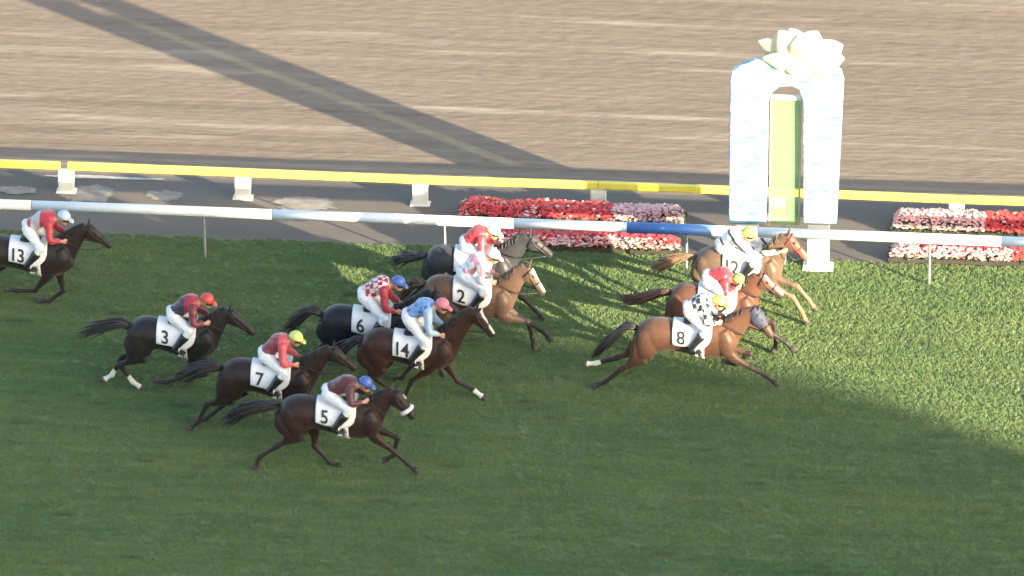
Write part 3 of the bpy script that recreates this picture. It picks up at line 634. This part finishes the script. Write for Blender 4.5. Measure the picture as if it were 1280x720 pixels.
def jockey(h, j):
    hr = h['root'].location; dx, dz = j.get('off', (0, 0)); base = Vector(hr)+h['top']+Vector((dx, 0, dz))
    root = empty('person', base); tag(root, j['label'], 'person', 'jockeys riding the horses')
    o_ = base-Vector(hr); hip = h['loc'](*j['hip'])-o_; head = h['loc'](*j['cap_px'])-o_-Vector((.0, 0, .02))
    s = 1.0; d_ = head-hip; sho = hip+d_*.66+Vector((0, 0, j.get('hunch', .035))); td = (sho-hip).normalized(); tl_ = (sho-hip).length
    tu = Vector((-td.z, 0, td.x)); hdv = (head-sho).normalized(); fu = Vector((-hdv.z, 0, hdv.x))
    look = Vector((.93, 0, -.36))                            # the way the face points
    crown = Vector((.36, 0, .93))
    body, coat, bre, boo = MB(), MB(), MB(), MB()
    T = [hip-td*.06, hip+td*.05, hip+td*.36*tl_+tu*.025, hip+td*.68*tl_+tu*.05, hip+td*.92*tl_+tu*.03, sho+td*.06]
    tw, tt = [.13, .15, .135, .16, .17, .10], [.095, .115, .105, .12, .11, .07]
    body.tube(T, [a*.92 for a in tw], [a*.9 for a in tt], 16, sub=3)
    coat.tube(T[1:], [a*1.06+.008 for a in tw[1:]], [a*1.08+.008 for a in tt[1:]], 18, sub=4)
    bre.tube([T[0]-td*.03, T[0], T[1], T[2]-td*.05], [.08, .15, .165, .145], [.07, .125, .135, .115], 16, sub=3)
    # neck, head, face
    body.tube([sho-td*.02, sho+hdv*.1, head-hdv*.03], [.07, .055, .055], [.065, .055, .055], 12, sub=2)
    body.ball(head, (.105, .078, .094), 16, 12, crown)
    body.ball(head+look*.045-crown*.05, (.07, .062, .062), 12, 9, crown)                   # jaw
    body.ball(head+look*.092-crown*.035, (.035, .013, .02), 8, 6, (crown-look*.5))           # nose
    body.ball(head+look*.078-crown*.085, (.012, .028, .014), 8, 6, crown)                   # mouth
    for sd in (-1, 1):
        body.ball(head+Vector((0, sd*.082, 0))-crown*.02, (.032, .01, .02), 8, 6, crown)       # ears
        body.ball(head+look*.083+Vector((0, sd*.033, 0)), (.012, .016, .012), 8, 6, crown)     # eyes' sockets
    hx, hz = j.get('hand', (head.x-.02, .085)); sleeves = MB()
    kx, kz = j.get('knee', (.20, -.01)); fx, fz = j.get('foot', (-.02, -.37))
    hands = []
    for sd in (-1, 1):
        S = sho+Vector((0, sd*.165, 0))-td*.03; W = Vector((hx+(.03 if sd > 0 else 0), sd*.175, hz)); 
        E = (S+W)*.5+Vector((j.get('elb', (-.06, -.10))[0], sd*.10, j.get('elb', (0, -.10))[1]))
        body.tube([S, S*.5+E*.5, E, E*.5+W*.5, W], [.05, .045, .04, .037, .027], [.05, .045, .04, .035, .023], 10, sub=3)
        sleeves = MB(); sleeves.tube([S-Vector((0, sd*.06, 0)), S, S*.5+E*.5, E, E*.5+W*.5, W*.88+E*.12, W*.92+E*.08], [.08, .08, .066, .058, .050, .041, .030], None, 12, sub=3)
        sme = remesh(sleeves, .0105, 2, 'sleeve'); wrinkle(sme, .008, 11, h['seed']+sd); link('sleeve', sme, j.get('slv') or j['silk'], root)
        hd = (W-E).normalized(); pd = Vector((.75, 0, -.66)); pc = W+hd*.045
        body.ball(pc, (.048, .022, .042), 10, 8, hd)
        body.tube([W-hd*.02, pc], [.027, .022], [.023, .036], 8)
        for q, (ln, o) in enumerate(((.062, .033), (.07, .012), (.066, -.01), (.052, -.03))):      # fingers closed on the rein
            k0 = pc+hd*.035+Vector((0, sd*.004, o)); k1 = k0+hd*.03+Vector((0, -sd*.014, 0)); k2 = k1+Vector((-.004, -sd*.028, -.003)); k3 = k2-hd*(ln*.45)
            body.tube([k0-hd*.02, k0, k1, k2, k3], [.0095, .0095, .009, .0085, .007], None, 7)
        t0 = pc+Vector((0, -sd*.012, .036)); body.tube([pc+Vector((0, 0, .02)), t0, t0+hd*.032+Vector((0, -sd*.012, .004)), t0+hd*.055+Vector((0, -sd*.018, -.008))], [.012, .012, .0105, .008], None, 7)
        hands.append(pc+hd*.04)
        J = hip+Vector((.0, sd*.095, -.02)); K = Vector((kx, sd*.285, kz)); A = Vector((fx-.02, sd*.315, fz+.05)); To = Vector((fx+.15, sd*.33, fz+.0))
        body.tube([J, J*.5+K*.5, K], [.078, .068, .05], [.08, .072, .052], 12, sub=3); body.tube([K, K*.65+A*.35, A], [.054, .053, .034], [.058, .058, .036], 12, sub=3)
        body.tube([A-Vector((.03, 0, .02)), A+Vector((.03, 0, -.035)), To-Vector((.03, 0, .0)), To], [.03, .036, .04, .02], [.032, .032, .024, .014], 10)
        bre.tube([J-Vector((.03, sd*.03, 0)), J, J*.5+K*.5, K*.9+J*.1, K+Vector((.012, 0, .008)), K*.8+A*.2, K*.66+A*.34], [.085, .10, .083, .066, .065, .059, .053], [.085, .105, .09, .069, .067, .063, .058], 14, sub=3)
        bo = MB()
        bo.tube([K*.74+A*.26, K*.6+A*.4, K*.35+A*.65, A, A+Vector((.0, 0, -.015))], [.072, .073, .058, .046, .044], [.077, .077, .062, .050, .05], 14, sub=3)
        bo.tube([A-Vector((.055, 0, .03)), A+Vector((.0, 0, -.03)), A+Vector((.07, 0, -.045)), To-Vector((.02, 0, 0)), To+Vector((.02, 0, .002))], [.03, .042, .044, .042, .015], [.03, .045, .036, .026, .012], 12, sub=2)
        boo = remesh(bo, .010, 3, 'boot'); link('boot', boo, M['boot'], root)
        st = MB(); f = Vector((fx+.06, sd*.32, fz-.035))                                      # stirrup, hung from the saddle
        o = base-Vector(hr)
        st.tube([o+f+Vector((0, math.cos(a)*.06, .06+math.sin(a)*.075)) for a in np.linspace(-2.2, 5.3, 20)], [.009]*20, None, 6); st.box(o+f+Vector((0, 0, -.005)), (.05, .11, .012)); st.build('stirrup', M['metal'], h['root'])
        st = MB(); sp = h['top']+Vector((.04, sd*.14, -.02)); st.tube([sp, (sp+o+f)*.5+Vector((0, sd*.05, .06)), o+f+Vector((0, 0, .13))], [.004]*3, [.012]*3, 6); st.build('stirrup_leather', M['leather'], h['root'])
    me = remesh(body, .0078, 2, 'body'); link('body', me, M['skin'], root)
    me = remesh(coat, .0105, 3, 'jacket'); wrinkle(me, .013, 9, h['seed']); link('jacket', me, j['silk'], root)
    me = remesh(bre, .0105, 3, 'breeches'); wrinkle(me, .010, 12, h['seed']+5); link('breeches', me, M['breech'], root)
    cp = MB(); capc = head+crown*.018
    rings = []; n = 20
    for i in range(11):
        p = i/10*1.62; r = math.sin(p); rings += [capc+crown*(math.cos(p)*.122)+(look*math.cos(2*math.pi*k/n)*.118+Vector((0, 1, 0))*math.sin(2*math.pi*k/n)*.099)*max(r, .02) for k in range(n)]
    cp.add(rings, [(i*n+k, i*n+(k+1) % n, (i+1)*n+(k+1) % n, (i+1)*n+k) for i in range(10) for k in range(n)]+[tuple(range(n-1, -1, -1))])
    cm = mat(j['label'][:20]+' cap', j['cap'], .35, 6, .06)
    co = cp.build('cap', cm, root); so = co.modifiers.new('thick', 'SOLIDIFY'); so.thickness = .008
    pk = MB(); pk.tube([capc+look*.10+Vector((0, 0, 0)), capc+look*.15-crown*.012, capc+look*.185-crown*.022], [.085, .078, .045], [.008, .007, .005], 12); pk.build('peak', cm, co)
    go = MB(); go.tube([head+look*math.cos(a)*.112+Vector((0, 1, 0))*math.sin(a)*.098-crown*.004 for a in np.linspace(-1.5, 1.5, 13)], [.012]+[.02]*11+[.012], [.006]*13, 8, crown); go.build('goggles', M['goggle'], root)
    # reins run from the bit to the hands
    re = MB(); o = base-Vector(hr)
    for sd in (-1, 1):
        bit = h['H'](.86, -.08, sd*.062); hp = o+hands[0 if sd < 0 else 1]
        re.tube([bit, bit*.5+hp*.5+Vector((0, sd*.08, -.06)), hp], [.006]*3, [.009]*3, 6, sub=5)
    re.build('reins', M['leather'], h['root'])
    if j.get('whip'):
        w = hands[0]; q = MB(); q.tube([w+Vector((.05, -.02, .05)), w+Vector((-.25, -.06, -.18)), w+Vector((-.52, -.10, -.38))], [.009, .006, .004], None, 6); o_ = q.build('whip', M['leather'], root)
    return root

POS = {}
D_BAY = (.019, .011, .009)
horses = [
 dict(key='k', rear=(868, 329), front=(974, 335), yg=400, poll=(985, 293), nose=(1011, 321), coat=(.098, .062, .042), hair=(.16, .10, .06), point=(.2, .13, .08), tail=[(850, 322), (828, 330), (815, 337)], num='12', nf=(.08, 60, 30, 20), ff=(.1, 72, 40, 30), nh=(20, -45, -20, -30), fh=(35, -20, 5, 0), bridle='red_tack', seed=1, arch=.02,
      label='pale chestnut race horse nearest the white rail, red bridle, number 12 cloth', jlabel='rider in white with green cap on the pale chestnut by the rail',
      j=dict(silk=('sash', (.68, .68, .68), (.03, .03, .035)), hip=(903, 306), cap_px=(934, 292), cap=(.24, .38, .08), lean=24, hand=(.60, .12))),
 dict(key='h', rear=(531, 327), front=(640, 333), yg=394, poll=(662, 294), nose=(690, 316), coat=(.03, .03, .034), hair=(.03, .03, .034), tail=[(520, 320), (505, 323), (492, 328)], nf=(.05, 55, 20, 10), ff=(.05, 20, -60, -90), nh=(25, -45, -20, -20), fh=(10, -50, -30, -40), seed=2,
      label='dark grey race horse beside the rail, half hidden by the pink rider', jlabel='rider in a plain red jacket with pale yellow cap on the grey horse',
      j=dict(silk=('plain', (.55, .035, .05)), hip=(583, 303), cap_px=(616, 289), cap=(.72, .66, .38), lean=8)),
 dict(key='a', rear=(-36, 314), front=(93, 320), yg=382, poll=(110, 282), nose=(141, 306), coat=(.020, .014, .013), tail=[(-50, 312), (-70, 325), (-90, 335)], num='13', nf=(-.08, -38, -86, -98), ff=(-.02, 12, -45, -80), nh=(15, -45, -25, -30), fh=(40, -15, 10, 10), seed=3,
      label='dark brown race horse at the left edge, last of the field', jlabel='rider in red with pale sash and pale cap on the last horse',
      j=dict(silk=('band', (.42, .03, .045), (.40, .40, .40)), slv=('plain', (.42, .03, .045)), hip=(36, 283), cap_px=(79, 271), cap=(.42, .52, .62), lean=4, hipz=.30)),
 dict(key='j', rear=(836, 374), front=(944, 381), yg=443, poll=(950, 343), nose=(980, 369), coat=(.095, .04, .025), hair=(.06, .03, .02), tail=[(822, 366), (800, 373), (778, 374)], nf=(.08, 65, 55, 45), ff=(.1, 72, 10, -10), nh=(-5, -50, -40, -50), fh=(10, -45, -30, -40), seed=4, blaze=True,
      label='chestnut race horse with white blaze, middle one of the leading three', jlabel='rider in plain red jacket and green cap between the two other leaders',
      j=dict(silk=('plain', (.58, .03, .045)), hip=(885, 347), cap_px=(922, 350), cap=(.20, .34, .10), lean=-2, hipz=.36, hipx=-.13)),
 dict(key='g', rear=(528, 364), front=(640, 374), yg=438, poll=(660, 333), nose=(682, 366), coat=(.095, .055, .037), hair=(.05, .035, .025), tail=[(518, 354), (508, 362), (500, 372)], num='2', nf=(.08, 76, 14, 5), ff=(.08, 62, 58, 40), nh=(30, -40, -15, -10), fh=(15, -45, -35, -40), seed=5, blaze=True,
      label='light chestnut race horse with white blaze, carrying the pink rider', jlabel='rider in a pink and white jacket beside the red rider',
      j=dict(silk=('patch', (.62, .28, .36), (.72, .70, .70)), hip=(580, 341), cap_px=(616, 319), cap=(.70, .48, .52), lean=22)),
 dict(key='e', rear=(400, 402), front=(516, 408), yg=471, poll=(543, 364), nose=(573, 388), coat=(.010, .010, .014), tail=[(388, 388), (372, 398), (358, 412)], num='6', nf=(.0, 35, -30, -70), ff=(.05, 55, 40, 30), nh=(25, -40, -20, -20), fh=(10, -50, -30, -40), seed=6,
      label='jet black race horse with number 6 cloth', jlabel='rider in red with white checked back and blue cap on the black horse',
      j=dict(silk=('split2', ), slv=('plain', (.36, .02, .035)), hip=(456, 367), cap_px=(497, 353), cap=(.06, .12, .36), lean=2, hipz=.28)),
 dict(key='i', rear=(793, 419), front=(921, 421), yg=488, poll=(946, 387), nose=(968, 420), coat=(.088, .041, .025), tail=[(782, 408), (765, 424), (744, 443)], num='8', nf=(.14, 58, 60, 50), ff=(.05, 78, -55, -95), nh=(-12, -55, -48, -65), fh=(-18, -68, -72, -85), seed=7, hood=True, roll=False, socks={3: .25},
      label='bay race horse with dark hood and number 8 cloth, nearest of the leading three', jlabel='rider in black and white checks on the hooded bay horse',
      j=dict(silk=('check', (.03, .03, .035), (.70, .70, .70)), slv=('check', (.03, .03, .035), (.68, .68, .68)), hip=(862, 385), cap_px=(898, 377), cap=(.52, .54, .10), lean=30, hipz=.22)),
 dict(key='b', rear=(160, 416), front=(270, 424), yg=486, poll=(287, 387), nose=(320, 415), coat=(.015, .012, .0115), tail=[(148, 404), (125, 409), (100, 418)], num='3', nf=(-.06, -28, -68, -100), ff=(-.02, 8, -70, -110), nh=(8, -60, 28, 45), fh=(12, -52, 0, -15), seed=8, socks={2: .38, 3: .3},
      label='blackish brown race horse with white hind socks and number 3 cloth', jlabel='rider in navy and red jacket with a red cap on horse 3',
      j=dict(silk=('split', (.022, .022, .04), (.30, .02, .04)), slv=('plain', (.16, .015, .03)), hip=(217, 391), cap_px=(258, 375), cap=(.48, .06, .05), lean=16)),
 dict(key='f', rear=(450, 432), front=(568, 437), yg=501, poll=(595, 386), nose=(619, 418), coat=(.032, .013, .010), tail=[(440, 428), (428, 438), (418, 448)], num='14', nf=(-.06, -52, -22, -62), ff=(.05, 34, 40, 22), nh=(25, -38, -38, -50), fh=(38, -12, 18, 25), seed=9, blaze=True, socks={0: .1, 1: .1},
      label='reddish brown race horse with white blaze and number 14 cloth', jlabel='rider in a spotted light blue jacket with a pink cap',
      j=dict(silk=('dots', (.14, .27, .50), (.05, .10, .30)), slv=('plain', (.34, .46, .58)), hip=(511, 394), cap_px=(552, 381), cap=(.60, .16, .22), lean=4)),
 dict(key='c', rear=(275, 469), front=(390, 475), yg=539, poll=(416, 435), nose=(445, 458), coat=D_BAY, tail=[(262, 456), (244, 464), (226, 470)], num='7', nf=(.0, 38, -25, -65), ff=(.05, 58, 22, 0), nh=(0, -64, -12, -32), fh=(22, -42, -32, -42), seed=10, tailw=1.4,
      label='dark bay race horse with number 7 cloth and bushy tail', jlabel='rider in a coral red jacket with a yellow green cap',
      j=dict(silk=('split', (.20, .03, .045), (.52, .07, .09)), slv=('plain', (.52, .07, .09)), hip=(332, 441), cap_px=(369, 422), cap=(.52, .60, .16), lean=8)),
 dict(key='d', rear=(347, 515), front=(478, 522), yg=588, poll=(494, 488), nose=(520, 521), coat=(.024, .011, .010), tail=[(332, 507), (305, 514), (277, 530)], num='5', nf=(.12, 50, 46, 50), ff=(.08, 70, -12, -55), nh=(20, -52, -42, -5), fh=(52, 8, 30, 55), seed=11, roll=True, tailw=1.2,
      label='dark bay race horse with white fleece noseband and number 5 cloth', jlabel='rider in a maroon jacket with a blue cap nearest the camera',
      j=dict(silk=('plain', (.085, .017, .025)), hip=(411, 489), cap_px=(456, 479), cap=(.06, .12, .40), lean=10)),
]
for h in horses:
    horse(h)
    j = h['j']; k = j['silk']
    j['silk'] = silk(h['key']+' silk', 'check', (.34, .02, .03), (.62, .55, .55)) if k[0] == 'split2' else silk(h['key']+' silk', *k)
    if j.get('slv'): j['slv'] = silk(h['key']+' sleeve silk', *j['slv'])
    j['label'] = h['jlabel']; jockey(h, j)

# ------------------------------------------------------------------ short turf grass over the part of the course in view
def grass():
    me = bpy.data.meshes.new('turf_grass'); x0, x1, y0 = -15, 17, -16.5
    nx = 200; vs = [(x0+(x1-x0)*i/nx, y, .006) for y in (y0, 0) for i in range(nx+1)]
    for i in range(nx+1):
        x = vs[nx+1+i][0]; vs[nx+1+i] = (x, Y_GRASS-.03+.05*(noise.noise((x*.9, 3.1, 0))+.6*noise.noise((x*3.1, 7.7, 0))), .006)
    me.from_pydata(vs, [], [(i, i+1, nx+2+i, nx+1+i) for i in range(nx)])
    o = tag(link('turf_grass', me, M['blade'], None, False), 'short green turf grass covering the race course', 'grass', kind='stuff')
    ng = bpy.data.node_groups.new('turf_grass', 'GeometryNodeTree'); ng.interface.new_socket('Geometry', in_out='INPUT', socket_type='NodeSocketGeometry'); ng.interface.new_socket('Geometry', in_out='OUTPUT', socket_type='NodeSocketGeometry')
    nd, lk = ng.nodes, ng.links; gi = nd.new('NodeGroupInput'); go = nd.new('NodeGroupOutput')
    jn = nd.new('GeometryNodeJoinGeometry'); rr = random.Random(3)
    for i in range(7):
        c = nd.new('GeometryNodeMeshCone'); c.fill_type = 'NONE'; c.inputs['Vertices'].default_value = 3; c.inputs['Radius Top'].default_value = 0; c.inputs['Radius Bottom'].default_value = .007; c.inputs['Depth'].default_value = rr.uniform(.024, .036)
        t = nd.new('GeometryNodeTransform'); t.inputs['Translation'].default_value = (rr.uniform(-.03, .03), rr.uniform(-.03, .03), 0); t.inputs['Rotation'].default_value = (rr.uniform(-.36, .36), rr.uniform(-.36, .36), rr.uniform(0, 6)); t.inputs['Scale'].default_value = (1.6, .6, 1)
        lk.new(c.outputs['Mesh'], t.inputs['Geometry']); lk.new(t.outputs[0], jn.inputs[0])
    sm = nd.new('GeometryNodeSetMaterial'); sm.inputs['Material'].default_value = M['blade']; lk.new(jn.outputs[0], sm.inputs['Geometry'])
    ds = nd.new('GeometryNodeDistributePointsOnFaces'); ds.inputs['Density'].default_value = 700; lk.new(gi.outputs[0], ds.inputs['Mesh'])
    rz = nd.new('FunctionNodeRandomValue'); rz.data_type = 'FLOAT_VECTOR'; rz.inputs[1].default_value = (.2, .2, 6.283); rz.inputs[0].default_value = (-.2, -.2, 0)
    rs = nd.new('FunctionNodeRandomValue'); rs.data_type = 'FLOAT'; rs.inputs[2].default_value = .55; rs.inputs[3].default_value = 1.15
    ip = nd.new('GeometryNodeInstanceOnPoints'); lk.new(ds.outputs['Points'], ip.inputs['Points']); lk.new(sm.outputs[0], ip.inputs['Instance']); lk.new(rz.outputs[0], ip.inputs['Rotation']); lk.new(rs.outputs[1], ip.inputs['Scale'])
    jo = nd.new('GeometryNodeJoinGeometry'); lk.new(ip.outputs[0], jo.inputs[0]); lk.new(jo.outputs[0], go.inputs[0])
    md = o.modifiers.new('grass', 'NODES'); md.node_group = ng
grass()
